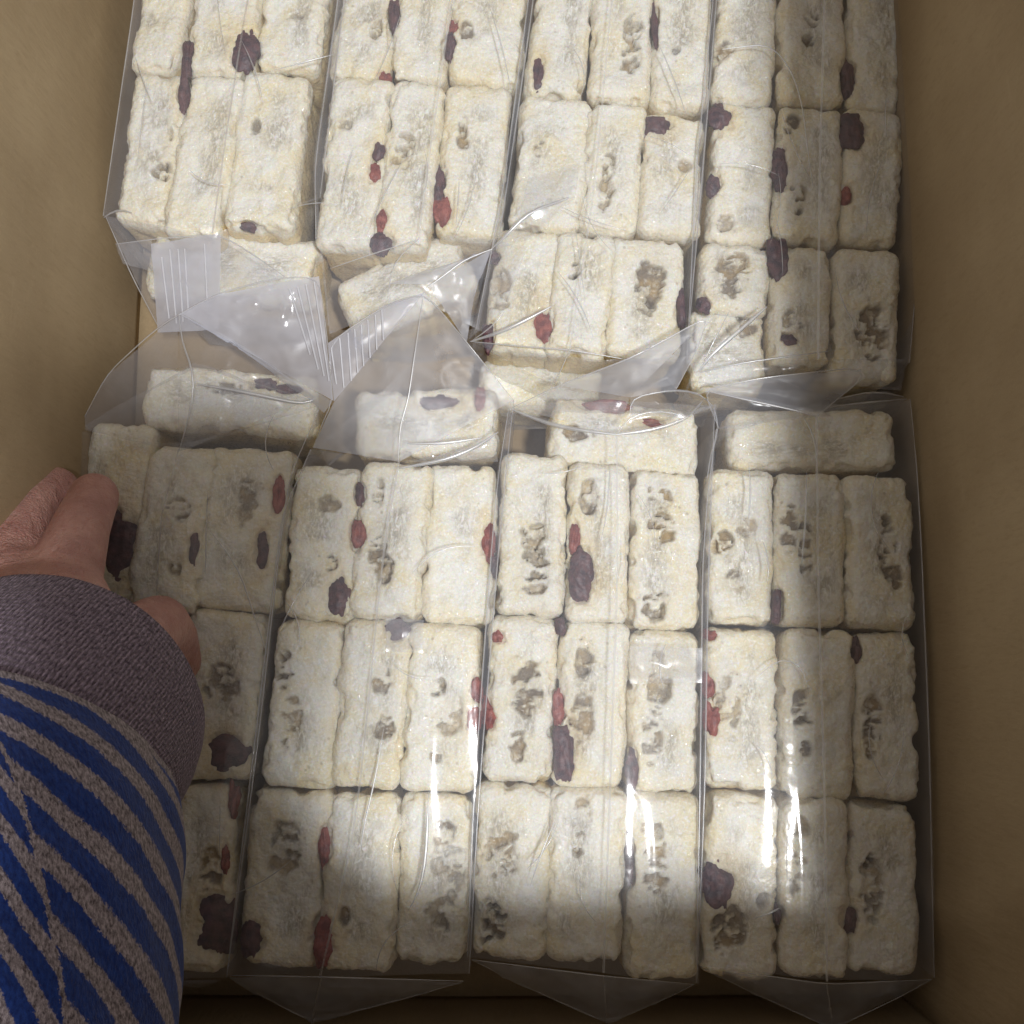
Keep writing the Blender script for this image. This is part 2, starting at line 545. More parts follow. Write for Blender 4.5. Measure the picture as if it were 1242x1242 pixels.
# hollows seen in the photograph: centre, half sizes (px), depth in mm
HOLES = [
    (645, 650, 15, 16, 3.2), (648, 692, 17, 32, 4.5), (715, 600, 12, 22, 3), (715, 616, 7, 8, 4), (800, 600, 17, 18, 2), (805, 640, 16, 22, 3.4), (795, 733, 14, 26, 4.2),
    (400, 684, 8, 11, 4.5), (398, 610, 16, 12, 1.5), (467, 690, 10, 18, 4.5), (457, 668, 11, 26, 3), (458, 600, 8, 18, 3.5), (1075, 632, 8, 9, 4), (1078, 668, 12, 34, 3.2), (1090, 700, 8, 16, 2),
    (532, 835, 9, 11, 4.5), (528, 916, 9, 12, 2.5), (545, 870, 16, 26, 2), (468, 884, 13, 16, 3), (462, 826, 12, 20, 2), (708, 800, 12, 30, 3), (705, 870, 14, 26, 2), (798, 835, 14, 40, 2.6), (790, 900, 14, 30, 2),
    (640, 835, 16, 36, 2.2), (627, 905, 10, 16, 2.2), (975, 878, 12, 10, 4.2), (970, 860, 12, 34, 2), (975, 912, 9, 14, 2.6), (1060, 880, 14, 44, 1.8), (905, 640, 14, 16, 1.2), (877, 660, 14, 18, 3), (890, 705, 14, 14, 1.2), (885, 850, 16, 40, 1.6),
    (968, 1004, 14, 13, 5), (968, 1060, 10, 30, 1.8), (1057, 1044, 6, 9, 4), (1060, 1080, 14, 40, 2), (926, 1092, 7, 9, 2.6), (885, 1130, 18, 26, 2), (702, 1018, 9, 9, 4), (700, 1034, 6, 6, 4), (706, 985, 10, 20, 2), (610, 1040, 22, 34, 2.2), (596, 1118, 20, 26, 5), (795, 1050, 16, 30, 1.8), (790, 1005, 14, 12, 1.6),
    (545, 1060, 20, 40, 1.8), (535, 1110, 16, 18, 2.4), (345, 1030, 16, 40, 2), (342, 810, 12, 26, 2.4), (350, 880, 14, 30, 1.6), (196, 205, 12, 14, 4.2), (200, 165, 12, 18, 3), (310, 150, 6, 14, 2.4), (490, 175, 15, 16, 4.2), (485, 200, 14, 22, 2), (562, 152, 6, 14, 4), (562, 170, 8, 16, 1.6), (456, 40, 8, 18, 3),
    (738, 200, 9, 20, 3), (735, 235, 10, 26, 2.4), (768, 30, 13, 26, 3), (765, 70, 14, 20, 2.4), (697, 326, 8, 10, 4.8), (790, 340, 18, 40, 2.8), (782, 370, 16, 14, 2.6), (608, 350, 15, 26, 2.2), (885, 330, 24, 30, 2.4), (985, 20, 12, 12, 2), (980, 48, 9, 9, 4), (968, 245, 12, 26, 2.4), (880, 270, 14, 14, 1.6),
    (960, 395, 14, 26, 2), (1060, 400, 20, 36, 2.4), (900, 395, 20, 16, 1.6), (960, 145, 12, 14, 2), (956, 640, 12, 30, 2), (978, 665, 8, 40, 2), (690, 690, 8, 16, 1), (215, 620, 16, 14, 1.6), (212, 690, 10, 12, 1.6), (300, 610, 12, 30, 1.2), (820, 62, 5, 5, 3), (540, 1010, 14, 20, 1.4), (418, 1112, 8, 10, 2.2), (270, 830, 20, 26, 1.6), (255, 1050, 14, 30, 1.8),
    (700, 525, 22, 10, 2), (270, 470, 30, 8, .8), (1030, 150, 10, 10, 1), (360, 20, 14, 8, 1.8), (565, 40, 10, 14, 1.4), (420, 150, 10, 14, 1.2), (880, 60, 14, 16, 1.2), (655, 180, 10, 12, 1), (830, 200, 10, 12, 1),
]
D, R = 'raisin', 'dried_berry'
FRUITS = [
    (225, 68, D, 14, 50), (297, 58, D, 32, 62), (222, 112, D, 14, 46), (300, 273, D, 18, 12), (478, 18, D, 14, 44), (466, 92, R, 14, 14), (459, 182, D, 16, 28), (454, 209, R, 15, 28), (547, 55, D, 13, 42), (551, 34, R, 12, 20), (463, 266, R, 15, 30), (462, 294, D, 24, 32),
    (533, 225, D, 14, 42), (537, 252, R, 22, 44), (653, 86, D, 16, 44), (800, 151, D, 34, 26), (795, 30, D, 8, 60), (660, 397, R, 24, 48), (597, 310, D, 16, 16), (592, 408, D, 14, 34), (828, 370, D, 12, 50),
    (873, 140, D, 28, 34), (866, 224, D, 18, 26), (948, 205, D, 18, 60), (945, 312, D, 26, 50), (1035, 158, D, 34, 46), (1028, 236, R, 14, 22), (1030, 96, D, 18, 46), (855, 368, D, 16, 20), (958, 412, D, 20, 16),
    (322, 465, D, 30, 16), (350, 470, D, 34, 14), (337, 600, R, 16, 46), (318, 668, D, 17, 60), (145, 660, D, 44, 80), (235, 664, D, 13, 42), (277, 912, D, 46, 42), (281, 972, R, 13, 40), (262, 1120, D, 44, 64), (272, 1044, R, 12, 34),
    (434, 648, R, 17, 32), (411, 722, D, 26, 44), (593, 657, R, 18, 46), (532, 487, D, 50, 20), (582, 484, R, 14, 30), (600, 686, D, 10, 26), (482, 764, D, 28, 24), (578, 838, R, 15, 30), (574, 872, R, 16, 34), (592, 866, R, 18, 34), (393, 1030, R, 15, 42), (393, 1142, R, 26, 56), (303, 1140, D, 26, 40), (436, 600, D, 10, 30),
    (738, 492, R, 60, 16), (790, 512, R, 34, 12), (697, 654, R, 14, 36), (705, 698, D, 30, 58), (603, 772, R, 16, 16), (677, 858, R, 15, 42), (685, 912, D, 26, 62), (768, 935, D, 15, 44), (764, 1045, D, 10, 50), (680, 760, D, 12, 20),
    (859, 832, R, 15, 30), (864, 874, R, 18, 36), (871, 1072, D, 34, 52), (1031, 1116, D, 18, 28), (1040, 790, D, 12, 32), (861, 770, R, 16, 12), (944, 735, D, 12, 40), (944, 1110, D, 8, 20),
]


# bags: leaning rows of bars, x0 y0 x1 y1 in photo pixels at the bars' tops, and the top's z in mm
BARS = {
    'U1': [((164, -75, 230, 84), (228, -70, 318, 88), (312, -70, 400, 84)), ((145, 86, 218, 268), (206, 86, 286, 285), (276, 84, 370, 276))],
    'U2': [((404, -75, 486, 96), (474, -70, 552, 97), (545, -72, 643, 100)), ((385, 92, 470, 300), (458, 94, 536, 300), (530, 100, 620, 285))],
    'U3': [((642, -70, 722, 116), (713, -70, 797, 122), (790, -70, 866, 130)), ((620, 113, 716, 278), (703, 120, 785, 280), (774, 134, 858, 285)), ((590, 278, 680, 425), (662, 278, 748, 428), (732, 286, 836, 432))],
    'U4': [((866, -70, 946, 122), (942, -70, 1032, 124), (1026, -70, 1102, 134)), ((858, 122, 942, 294), (938, 124, 1026, 292), (1018, 132, 1098, 294)), ((846, 294, 938, 380), (932, 294, 1014, 440), (1008, 300, 1096, 462))],
    'L1': [((90, 510, 182, 728), (158, 538, 258, 740), (238, 540, 352, 740)), ((60, 735, 142, 945), (136, 740, 226, 945), (218, 738, 318, 945)), ((30, 950, 118, 1180), (112, 950, 202, 1180), (196, 950, 288, 1178))],
    'L2': [((342, 563, 440, 752), (425, 560, 522, 750), (512, 560, 606, 756)), ((318, 752, 416, 955), (405, 752, 496, 958), (486, 756, 586, 962)), ((290, 957, 400, 1174), (386, 960, 486, 1180), (478, 963, 576, 1174))],
    'L3': [((600, 546, 690, 744), (684, 558, 766, 755), (760, 566, 856, 763)), ((584, 746, 676, 948), (671, 752, 766, 955), (760, 766, 852, 962)), ((570, 950, 672, 1164), (660, 955, 762, 1170), (756, 962, 856, 1190))],
    'L4': [((855, 568, 942, 758), (938, 572, 1030, 758), (1024, 576, 1116, 762)), ((852, 760, 948, 960), (944, 762, 1042, 968), (1035, 766, 1121, 970)), ((849, 963, 950, 1188), (945, 968, 1034, 1190), (1025, 972, 1120, 1184))],
}
LEAN = {'U1': (-.17, -.13), 'U2': (-.12, -.10), 'U3': (-.11, -.05), 'U4': (-.05, -.01), 'L1': (-.13, -.10), 'L2': (-.10, -.05), 'L3': (-.05, -.01), 'L4': (-.012, .015)}
LYING = {  # one bar lying crosswise at the mouth of a bag: centre px, length px, width px, turn, z mm
    'U1': [(280, 322, 208, 86, -.10, -14)],
    'U2': [(492, 345, 165, 80, .45, -14)],
    'U3': [(655, 470, 150, 66, -.08, -24)],
    'U4': [(882, 425, 92, 100, 0.0, -6)],
    'L1': [(278, 484, 210, 76, -.06, -1)],
    'L2': [(517, 512, 176, 84, .02, -6)],
    'L3': [(757, 530, 182, 86, -.12, -6)],
    'L4': [(986, 532, 200, 74, -.01, -5)],
}
BAGDESC = {'U1': 'far bag at left wall', 'U2': 'second far bag from left', 'U3': 'third far bag from left', 'U4': 'far bag at right wall',
           'L1': 'the gripped bag', 'L2': 'bag beside the gripped one', 'L3': 'third near bag from left', 'L4': 'near bag at right wall'}
COLW = ('left', 'middle', 'right')
ROWW = {2: ('far', 'near'), 3: ('far', 'middle', 'near')}
bar_objs = []


def make_bar(x0, y0, x1, y1, lean, zmm, seed, turn=None, rough=1.0, cut=0.0, tilt=0.0):
    z = zmm * .001
    cx, cy = (x0 + x1) / 2, (y0 + y1) / 2
    h = (y1 - y0) / 2
    c = P(cx, cy, z)
    if turn is None:
        pt, pb = P(cx - lean * h, cy - h, z), P(cx + lean * h, cy + h, z)
        ax = pt - pb
        ang = math.atan2(ax[1], ax[0]) - math.pi / 2
        l = np.linalg.norm(ax)
        w = np.linalg.norm(P(x1, cy, z) - P(x0, cy, z)) * math.cos(ang) * float(rng.uniform(.90, .95))
    else:
        ang = turn
        l = np.linalg.norm(P(cx + (x1 - x0) / 2, cy, z) - P(cx - (x1 - x0) / 2, cy, z))
        w = np.linalg.norm(P(cx, y1, z) - P(cx, y0, z))
        ang = ang + math.pi / 2
    depth = z - (FLOOR_Z + .0034)
    if turn is None:
        ang += float(rng.uniform(-.028, .028))
    ca, sa = math.cos(ang), math.sin(ang)
    cavs = []
    for (hx, hy, hw, hh, dmm) in HOLES:
        p = P(hx, hy, z) - c
        lx, ly = ca * p[0] + sa * p[1], -sa * p[0] + ca * p[1]
        if abs(lx) < w / 2 and abs(ly) < l / 2:
            k = .00031
            rx, ry = (hw * k, hh * k) if turn is None else (hh * k, hw * k)
            cavs.append((lx, ly, rx, ry, dmm * .001))
    nests = []
    for (hx, hy, _k, hw, hh) in FRUITS:
        p = P(hx, hy, z) - c
        lx, ly = ca * p[0] + sa * p[1], -sa * p[0] + ca * p[1]
        if abs(lx) < w / 2 + .001 and abs(ly) < l / 2 + .001:
            rx, ry = hw * .00016, hh * .00016
            nests.append((lx, ly, rx, ry) if turn is None else (lx, ly, ry, rx))
    me = bar_mesh(w, l, depth, seed, cavs, rough, cut, nests)
    o = link('rice_bar', me, M_PUFF)
    rot = Matrix.Rotation(ang, 3, 'Z') @ Matrix.Rotation(tilt, 3, 'Y') @ Matrix.Rotation(float(rng.uniform(-.035, .035)), 3, 'X')
    o.location = Vector(c) - rot @ Vector((0, 0, depth))
    o.rotation_euler = rot.to_euler()
    o['_f'] = 0
    bar_objs.append((o, c, ang, w, l, z))
    return o


seed = 1
LBL = {}
for bag, rows in BARS.items():
    l0, l1 = LEAN[bag]
    for ri, row in enumerate(rows):
        for ci, q in enumerate(row):
            seed += 1
            lean = l0 + (l1 - l0) * ci / 2
            zz = float(rng.uniform(-1.3, .8)) - (1.4 if ci != 1 else -.3)
            o = make_bar(*q, lean, zz, seed, cut=.8, tilt=(ci - 1) * .045 + float(rng.uniform(-.03, .03)))
            LBL[o.name] = (COLW[ci], ROWW[len(rows)][ri], BAGDESC[bag])
for bag, ls in LYING.items():
    for (cx, cy, L, W, turn, zz) in ls:
        seed += 1
        o = make_bar(cx - L / 2, cy - W / 2, cx + L / 2, cy + W / 2, 0, zz, seed, turn=turn, cut=.9)
        LBL[o.name] = (None, None, BAGDESC[bag])


# dried fruit pressed into the bars
def fruit_mesh(name, seed, mat):
    bm = bmesh.new()
    bmesh.ops.create_icosphere(bm, subdivisions=4, radius=1)
    V = np.array([v.co[:] for v in bm.verts])
    n = V / np.linalg.norm(V, axis=1, keepdims=True)
    d = .42 * (fbm(n * 1.5 + seed, 61, 2) - .5) * 2 - .07 * (1 - np.abs(fbm(n * 3.0 + seed * 2, 67, 2) - .5) * 4).clip(0, 1)
    d = d + .16 * (fbm(n * 4.5 + seed * 3, 69, 2) - .5) * 2
    V = n * (1 + d)[:, None]
    for v, p in zip(bm.verts, V):
        v.co = p
    me = bpy.data.meshes.new(name)
    bm.to_mesh(me)
    bm.free()
    me.polygons.foreach_set('use_smooth', np.ones(len(me.polygons), dtype=bool))
    me.materials.append(mat)
    return me


FM = {D: [fruit_mesh('raisin', 3.1 + k, M_RAISIN) for k in range(5)], R: [fruit_mesh('dried_berry', 9.7 + k, M_BERRY) for k in range(4)]}
has = {}
for i, (fx, fy, kind, fw, fh) in enumerate(FRUITS):
    best = None
    for (o, c, ang, w, l, z) in bar_objs:
        p = P(fx, fy, z) - c
        lx = math.cos(ang) * p[0] + math.sin(ang) * p[1]
        ly = -math.sin(ang) * p[0] + math.cos(ang) * p[1]
        e = max(abs(lx) - w / 2, abs(ly) - l / 2)
        if best is None or e < best[0]:
            best = (e, o, lx, ly, z, ang)
    e, o, lx, ly, z, ang = best
    me = FM[kind][i % len(FM[kind])]
    f = bpy.data.objects.new(kind, me)
    COL.objects.link(f)
    f.parent = o
    k = .00031
    f.location = (lx, ly, z - (FLOOR_Z + .0034) - .0024)
    hz = min(fw, fh) * k * .5
    f.scale = (fw * k * .54, fh * k * .54, max(.0026, min(hz * .8, .0034)))
    f.rotation_euler = (0, 0, -ang + random.uniform(-.08, .08))
    has.setdefault(o.name, set()).add(kind)

for (o, *_r) in bar_objs:
    del o['_f']
    col, row, bd = LBL[o.name]
    hs = has.get(o.name, set())
    feat = {frozenset(): 'cream puffed rice bar', frozenset([D]): 'rice bar with dark raisin', frozenset([R]): 'rice bar with red berry', frozenset([D, R]): 'rice bar with raisin and red berry'}[frozenset(hs)]
    if col is None:
        lab = f'{feat} lying across mouth of {bd}'
    else:
        lab = f'{col} {feat}, {row} row, {bd}'
    tag(o, lab, 'rice bar', 'puffed rice bars packed in the bags')


# ------------------------------------------------------------------ film
def lerp_grid(G, su, sv):
    """G: (r, c, 3) control grid -> finer grid, straight between control lines (creases stay)."""
    G = np.asarray(G, float)
    r, c, _ = G.shape
    tu = np.linspace(0, r - 1, (r - 1) * su + 1)
    tv = np.linspace(0, c - 1, (c - 1) * sv + 1)
    iu = np.minimum(tu.astype(int), r - 2)
    iv = np.minimum(tv.astype(int), c - 2)
    fu = (tu - iu)[:, None, None]
    fv = (tv - iv)[None, :, None]
    A = G[iu][:, iv]
    B = G[iu + 1][:, iv]
    Cc = G[iu][:, iv + 1]
    Dd = G[iu + 1][:, iv + 1]
    return (A * (1 - fu) * (1 - fv) + B * fu * (1 - fv) + Cc * (1 - fu) * fv + Dd * fu * fv), tu, tv


def sheet(name, S, mat, parent, amp=.0006, seed=0, scale=.02, stretch=(1, 1), edge_fix=True):
    nu, nv, _ = S.shape
    V = S.reshape(-1, 3)
    q = np.column_stack([V[:, 0] / scale / stretch[0], V[:, 1] / scale / stretch[1], V[:, 2] / scale]) + seed * 3.7
    n = fbm(q, 71, 3) - .5
    rid = np.abs(fbm(q * 1.3 + 9.1, 77, 2) - .5) * 2
    d = amp * (n * 2 + (1 - rid).clip(0, 1) ** 6 * .45)
    # sheet normals
    du = np.gradient(S, axis=0)
    dv = np.gradient(S, axis=1)
    nn = np.cross(du, dv).reshape(-1, 3)
    nn = nn / np.maximum(np.linalg.norm(nn, axis=1, keepdims=True), 1e-12)
    nn[nn[:, 2] < 0] *= -1
    V = V + nn * d[:, None]
    idx = np.arange(nu * nv).reshape(nu, nv)
    F = np.stack([idx[:-1, :-1], idx[1:, :-1], idx[1:, 1:], idx[:-1, 1:]], -1).reshape(-1, 4)
    me = new_mesh(name, V, F)
    me.set_sharp_from_angle(angle=math.radians(32))
    return link(name, me, mat, parent)


def tube_mesh(pts, r, k=5, taper=0.0):
    pts = np.asarray(pts, float)
    V, F = [], []
    n = len(pts)
    for i in range(n):
        t = pts[min(i + 1, n - 1)] - pts[max(i - 1, 0)]
        t = t / max(np.linalg.norm(t), 1e-9)
        up = np.array([0, 0, 1.0]) if abs(t[2]) < .9 else np.array([1.0, 0, 0])
        a = np.cross(t, up)
        a /= np.linalg.norm(a)
        b = np.cross(a, t)
        rr = r * (1 - taper * abs(2 * i / (n - 1) - 1) ** 2)
        for j in range(k):
            w = 2 * math.pi * j / k
            V.append(pts[i] + rr * (math.cos(w) * a + math.sin(w) * b))
    for i in range(n - 1):
        for j in range(k):
            F.append((i * k + j, i * k + (j + 1) % k, (i + 1) * k + (j + 1) % k, (i + 1) * k + j))
    return V, F


def crease(name, pl, parent, r=.00022, mat=None, taper=.6):
    """pl: list of (px, py, z mm): a rounded fold edge of film, thicker to look through."""
    pts = [P(x, y, z * .001) for x, y, z in pl]
    dense = []
    for a, b in zip(pts[:-1], pts[1:]):
        m = max(2, int(np.linalg.norm(b - a) / .004))
        for i in range(m):
            dense.append(a + (b - a) * i / m)
    dense.append(pts[-1])
    dense = np.array(dense)
    if len(dense) > 4:                                     # soften corners
        for _ in range(2):
            dense[1:-1] = (dense[:-2] + 2 * dense[1:-1] + dense[2:]) / 4
    V, F = tube_mesh(dense, r, taper=taper)
    return link(name, new_mesh(name, V, np.array(F)), mat or (M_GLINT if r >= .00034 else M_SEAM), parent)


def resample(pl, n):
    pl = np.asarray(pl, float)
    t = np.linspace(pl[0, 1], pl[-1, 1], n)
    return np.column_stack([np.interp(t, pl[:, 1], pl[:, 0]), t])


def front(bag, left, right, seam, pil=1.6, su=0.0, zl=.2, zr=.2, top_z=4.2, drop=34, n=9, seed=0):
    """The bag's upper panel over the bars with its two side gussets going down, and the welded seam along its middle."""
    y0 = max(left[0][1], right[0][1])
    L, Rr, S = resample(left, n) - (3, 0), resample(right, n) + (3, 0), resample(seam, n)
    G = []
    for i in range(n):
        sx, sy = S[i]
        row = []
        lx, ly = L[i]
        rx, ry = Rr[i]
        row.append(P(lx, ly, -.002) + np.array([-0.0005, 0, -drop * .001]))
        row.append(P(lx, ly, zl * .001))
        row.append(P(lx * .82 + sx * .18, ly * .82 + sy * .18, top_z * .001 * .85))
        row.append(P((lx + sx) / 2, (ly + sy) / 2, (top_z + pil) * .001))
        row.append(P(sx, sy, (top_z + .5 + su) * .001))
        row.append(P((rx + sx) / 2, (ry + sy) / 2, (top_z + pil) * .001))
        row.append(P(rx * .82 + sx * .18, ry * .82 + sy * .18, top_z * .001 * .85))
        row.append(P(rx, ry, zr * .001))
        row.append(P(rx, ry, -.002) + np.array([0.0005, 0, -drop * .001]))
        G.append(row)
    Sg, _, _ = lerp_grid(G, 16, 9)
    # round the profile across the bag, except at the gusset folds
    for _ in range(45):
        Sg[:, 10:-10] = (Sg[:, 9:-11] + 2 * Sg[:, 10:-10] + Sg[:, 11:-9]) / 4
    sheet('front_panel', Sg[:, 9:-9], M_FILM, bag, amp=.0017, seed=seed, scale=.026, stretch=(1, 5.0))
    sheet('side_gusset', Sg[:, :10], M_TENT, bag, amp=.0010, seed=seed + 3, scale=.02, stretch=(1, 1.6))
    sheet('side_gusset', Sg[:, -10:], M_TENT, bag, amp=.0010, seed=seed + 4, scale=.02, stretch=(1, 1.6))
    crease('side_fold', [(x, y, zl + .2) for x, y in L], bag, .00030)
    crease('side_fold', [(x, y, zr + .2) for x, y in Rr], bag, .00030)
    # welded centre seam: a narrow double strip standing on the panel
    sg = []
    for i in range(n):
        sx, sy = S[i]
        p = P(sx, sy, (top_z + 1.1 + su * .75) * .001)
        sg.append([p + np.array([-.0004, 0, 0]), p + np.array([.0004, 0, .0003])])
    Sg2, _, _ = lerp_grid(sg, 10, 2)
    sheet('centre_seam', Sg2, M_SEAM, bag, amp=.0003, seed=seed + 5)


def patch(name, quad, mat, bag, seed=0, sub=30, amp=.0011, scale=.012, stretch=(1, 1), bul=.0015):
    """A folded facet of film: four corners (px, py, z mm)."""
    q = [P(x, y, z * .001) for x, y, z in quad]
    G = [[q[0], q[1]], [q[3], q[2]]]
    Sg, _, _ = lerp_grid(G, sub, sub)
    u = np.linspace(0, 1, sub + 1)
    bulge = np.outer(np.sin(np.pi * u), np.sin(np.pi * u)) * bul
    Sg[:, :, 2] += bulge
    return sheet(name, Sg, mat, bag, amp=amp, seed=seed, scale=scale, stretch=stretch)


BAGLAB = {
    'U1': 'clear plastic bag of rice bars against the left box wall beyond the hand', 'U2': 'clear bag of rice bars in the far row, second from left',
    'U3': 'clear bag of rice bars in the far row, third from left, bright glint', 'U4': 'half shaded clear bag of rice bars in the far right corner',
    'L1': 'clear zip bag of rice bars gripped by the hand', 'L2': 'clear zip bag of rice bars right beside the gripped one',
    'L3': 'near clear bag of rice bars with its mouth folded to a right-hand point', 'L4': 'near clear bag of rice bars against the shaded right box wall',
}
bags = {}
for k, lab in BAGLAB.items():
    q = BARS[k][1][1]
    p = P((q[0] + q[2]) / 2, (q[1] + q[3]) / 2)
    b = empty('plastic_bag', (p[0], p[1], FLOOR_Z + .002))
    tag(b, lab, 'plastic bag', 'clear bags of rice bars in the box')
    bags[k] = b

front(bags['U1'], [(172, -60), (166, 0), (150, 110), (128, 262)], [(424, -60), (414, 0), (400, 120), (385, 240)], [(312, -60), (300, 0), (278, 140), (258, 283)], seed=1)
front(bags['U2'], [(420, -60), (413, 0), (385, 200), (386, 290)], [(650, -60), (644, 0), (616, 200), (602, 290)], [(560, -60), (548, 0), (522, 180), (508, 290)], seed=2)
front(bags['U3'], [(650, -60), (644, 0), (612, 240), (580, 400)], [(872, -60), (866, 0), (850, 200), (830, 430)], [(748, -60), (742, 0), (722, 220), (690, 432)], seed=3)
front(bags['U4'], [(872, -60), (868, 0), (848, 200), (836, 440)], [(1098, -60), (1102, 0), (1116, 250), (1100, 440)], [(1002, -60), (1000, 0), (994, 200), (992, 436)], seed=4)
front(bags['L1'], [(88, 520), (78, 640), (56, 800), (20, 1190)], [(387, 490), (345, 585), (310, 900), (272, 1186)], [(217, 545), (192, 640), (190, 760), (170, 1186)], seed=5)
front(bags['L2'], [(380, 545), (348, 600), (312, 900), (278, 1182)], [(620, 485), (604, 640), (578, 960), (566, 1180)], [(484, 560), (466, 660), (452, 800), (432, 1000), (388, 1186)], seed=6)
front(bags['L3'], [(620, 495), (604, 600), (578, 960), (570, 1160)], [(864, 490), (856, 700), (852, 960), (842, 1192)], [(748, 528), (749, 700), (742, 900), (732, 1180)], seed=7, pil=1.8, su=3.0)
front(bags['L4'], [(872, 520), (856, 640), (852, 960), (848, 1170)], [(1101, 484), (1112, 600), (1124, 900), (1130, 1186)], [(990, 505), (992, 700), (1000, 960), (1003, 1190)], seed=8, pil=3.0)


def end_panel(bag, a, m_, b_, seed, mat=None):
    """The bag's end, going down to the floor of the box."""
    pts = [P(x, y, z * .001) for x, y, z in (a, m_, b_)]
    G = [[p, p + np.array([0, -.004, -.022]), np.array([p[0], p[1] + .002, FLOOR_Z + .003])] for p in pts]
    Sg, _, _ = lerp_grid(G, 24, 14)
    sheet('end_panel', Sg, mat or M_TENT, bag, amp=.0016, seed=seed, scale=.02)


end_panel(bags['L1'], (100, 515, -1), (235, 440, 3), (386, 486, -1), 101)
end_panel(bags['L2'], (385, 540, -1), (500, 440, 5), (620, 488, -1), 102)
end_panel(bags['L3'], (622, 494, -1), (750, 485, 5), (864, 490, -1), 103)
end_panel(bags['L4'], (874, 515, -1), (985, 490, 5), (1100, 484, -1), 104)
end_panel(bags['U1'], (130, 264, -2), (235, 385, -8), (395, 385, -8), 105)
end_panel(bags['U2'], (400, 400, -8), (500, 408, -8), (585, 398, -8), 106)
end_panel(bags['U3'], (574, 414, -3), (676, 470, -7), (830, 432, -3), 107)
end_panel(bags['U4'], (836, 462, -6), (990, 474, -6), (1096, 466, -8), 108)


def zip_lines(bag, strip, pairs):
    for (x0, y0, x1, y1, z0, z1) in pairs:
        crease('zip_ridge', [(x0, y0, z0), (x1, y1, z1)], strip, .00036, mat=M_RIDGE, taper=.1)


# ---- mouth of the gripped bag (its zip strip folded to the far right)
b = bags['L1']
patch('mouth_flap', [(95, 520, -1), (130, 455, 4), (217, 381, 14), (217, 548, 5)], M_TENT, b, 11)
patch('mouth_flap', [(217, 381, 14), (285, 414, 12), (384, 482, 6), (217, 548, 5)], M_TENT, b, 12, amp=.0012)
patch('mouth_flap', [(217, 548, 4.5), (237, 464, 10), (384, 484, 6), (387, 492, -2)], M_FILM, b, 13)
zs = patch('zip_strip', [(217, 381, 14.3), (262, 358, 15), (387, 335, 14), (404, 486, 8)], M_ZIP, b, 14)
patch('mouth_flap', [(217, 381, 14.2), (404, 486, 8.2), (394, 500, 5), (285, 416, 12)], M_MILK, b, 15)
zip_lines(b, zs, [(351, 350, 376, 430, 15, 12.4), (361, 348, 386, 448, 15, 11.4), (371, 345, 393, 456, 15, 11), (381, 342, 399, 462, 15, 10.6)])
crease('fold_edge', [(95, 520, -1), (130, 453, 4), (190, 398, 11), (217, 381, 14.2), (262, 357, 15.3), (330, 338, 15), (387, 335, 14.2), (398, 420, 11), (404, 486, 8)], b, .0003)
crease('fold_edge', [(219, 380, 14.4), (285, 414, 12.3), (384, 482, 6.3), (388, 494, 0)], b, .00035)
crease('fold_edge', [(217, 381, 14.3), (220, 416, 13.3), (230, 436, 13), (237, 466, 12), (230, 502, 9), (217, 548, 5.2)], b, .0004)
crease('fold_edge', [(240, 466, 11.4), (300, 476, 10), (370, 491, 6.6), (383, 483, 6.4)], b, .0008)

# ---- mouth of the far left bag
b = bags['U1']
patch('mouth_flap', [(128, 262, -3), (258, 284, 4), (262, 400, -6), (196, 404, -10)], M_TENT, b, 21)
patch('mouth_flap', [(258, 284, 4), (385, 240, -3), (400, 395, -10), (262, 400, -6)], M_FILM, b, 22)
zs = patch('zip_strip', [(183, 296, 6), (268, 284, 7), (266, 400, 8), (192, 404, 7)], M_ZIP, b, 23)
patch('mouth_flap', [(268, 284, 7), (306, 308, 7), (346, 336, 7), (266, 392, 8)], M_TENT, b, 24)
patch('mouth_flap', [(140, 296, 2), (183, 290, 6), (190, 330, 5), (150, 320, 1)], M_TENT, b, 25)
zip_lines(b, zs, [(196, 312, 205, 386, 7.4, 8.6), (206, 303, 214, 392, 7.4, 9), (216, 302, 222, 390, 7.6, 9), (224, 302, 229, 388, 7.8, 9), (248, 296, 252, 380, 8, 9)])
crease('fold_edge', [(140, 296, 2.2), (185, 290, 6.2), (268, 284, 7.3), (306, 308, 7.4), (346, 336, 7.4)], b, .0003)
crease('side_fold', [(128, 262, -2), (160, 335, -6), (196, 404, -9.6)], b, .0003)
crease('fold_edge', [(126, 264, -2.6), (142, 252, -1), (160, 258, 1)], b, .0004)

# ---- mouth of the second far bag
b = bags['U2']
patch('mouth_flap', [(386, 290, -2), (508, 290, 4), (508, 362, 0), (400, 405, -8)], M_TENT, b, 31)
patch('mouth_flap', [(508, 290, 4), (602, 290, -2), (580, 400, -8), (508, 362, 0)], M_TENT, b, 32)
patch('mouth_flap', [(472, 345, 3), (520, 345, 6), (560, 316, 7), (596, 303, 7)], M_MILK, b, 33)
patch('mouth_flap', [(520, 345, 6), (596, 303, 7), (577, 350, 5), (566, 416, 2)], M_MILK, b, 34)
crease('fold_edge', [(400, 326, 1), (440, 312, 4), (508, 290, 4.6)], b, .00025)
crease('fold_edge', [(508, 290, 4.4), (476, 318, 5), (470, 362, 4)], b, .0003)
crease('fold_edge', [(516, 350, 6.4), (545, 330, 7.2), (560, 316, 7.4), (597, 302, 7.4)], b, .0004)

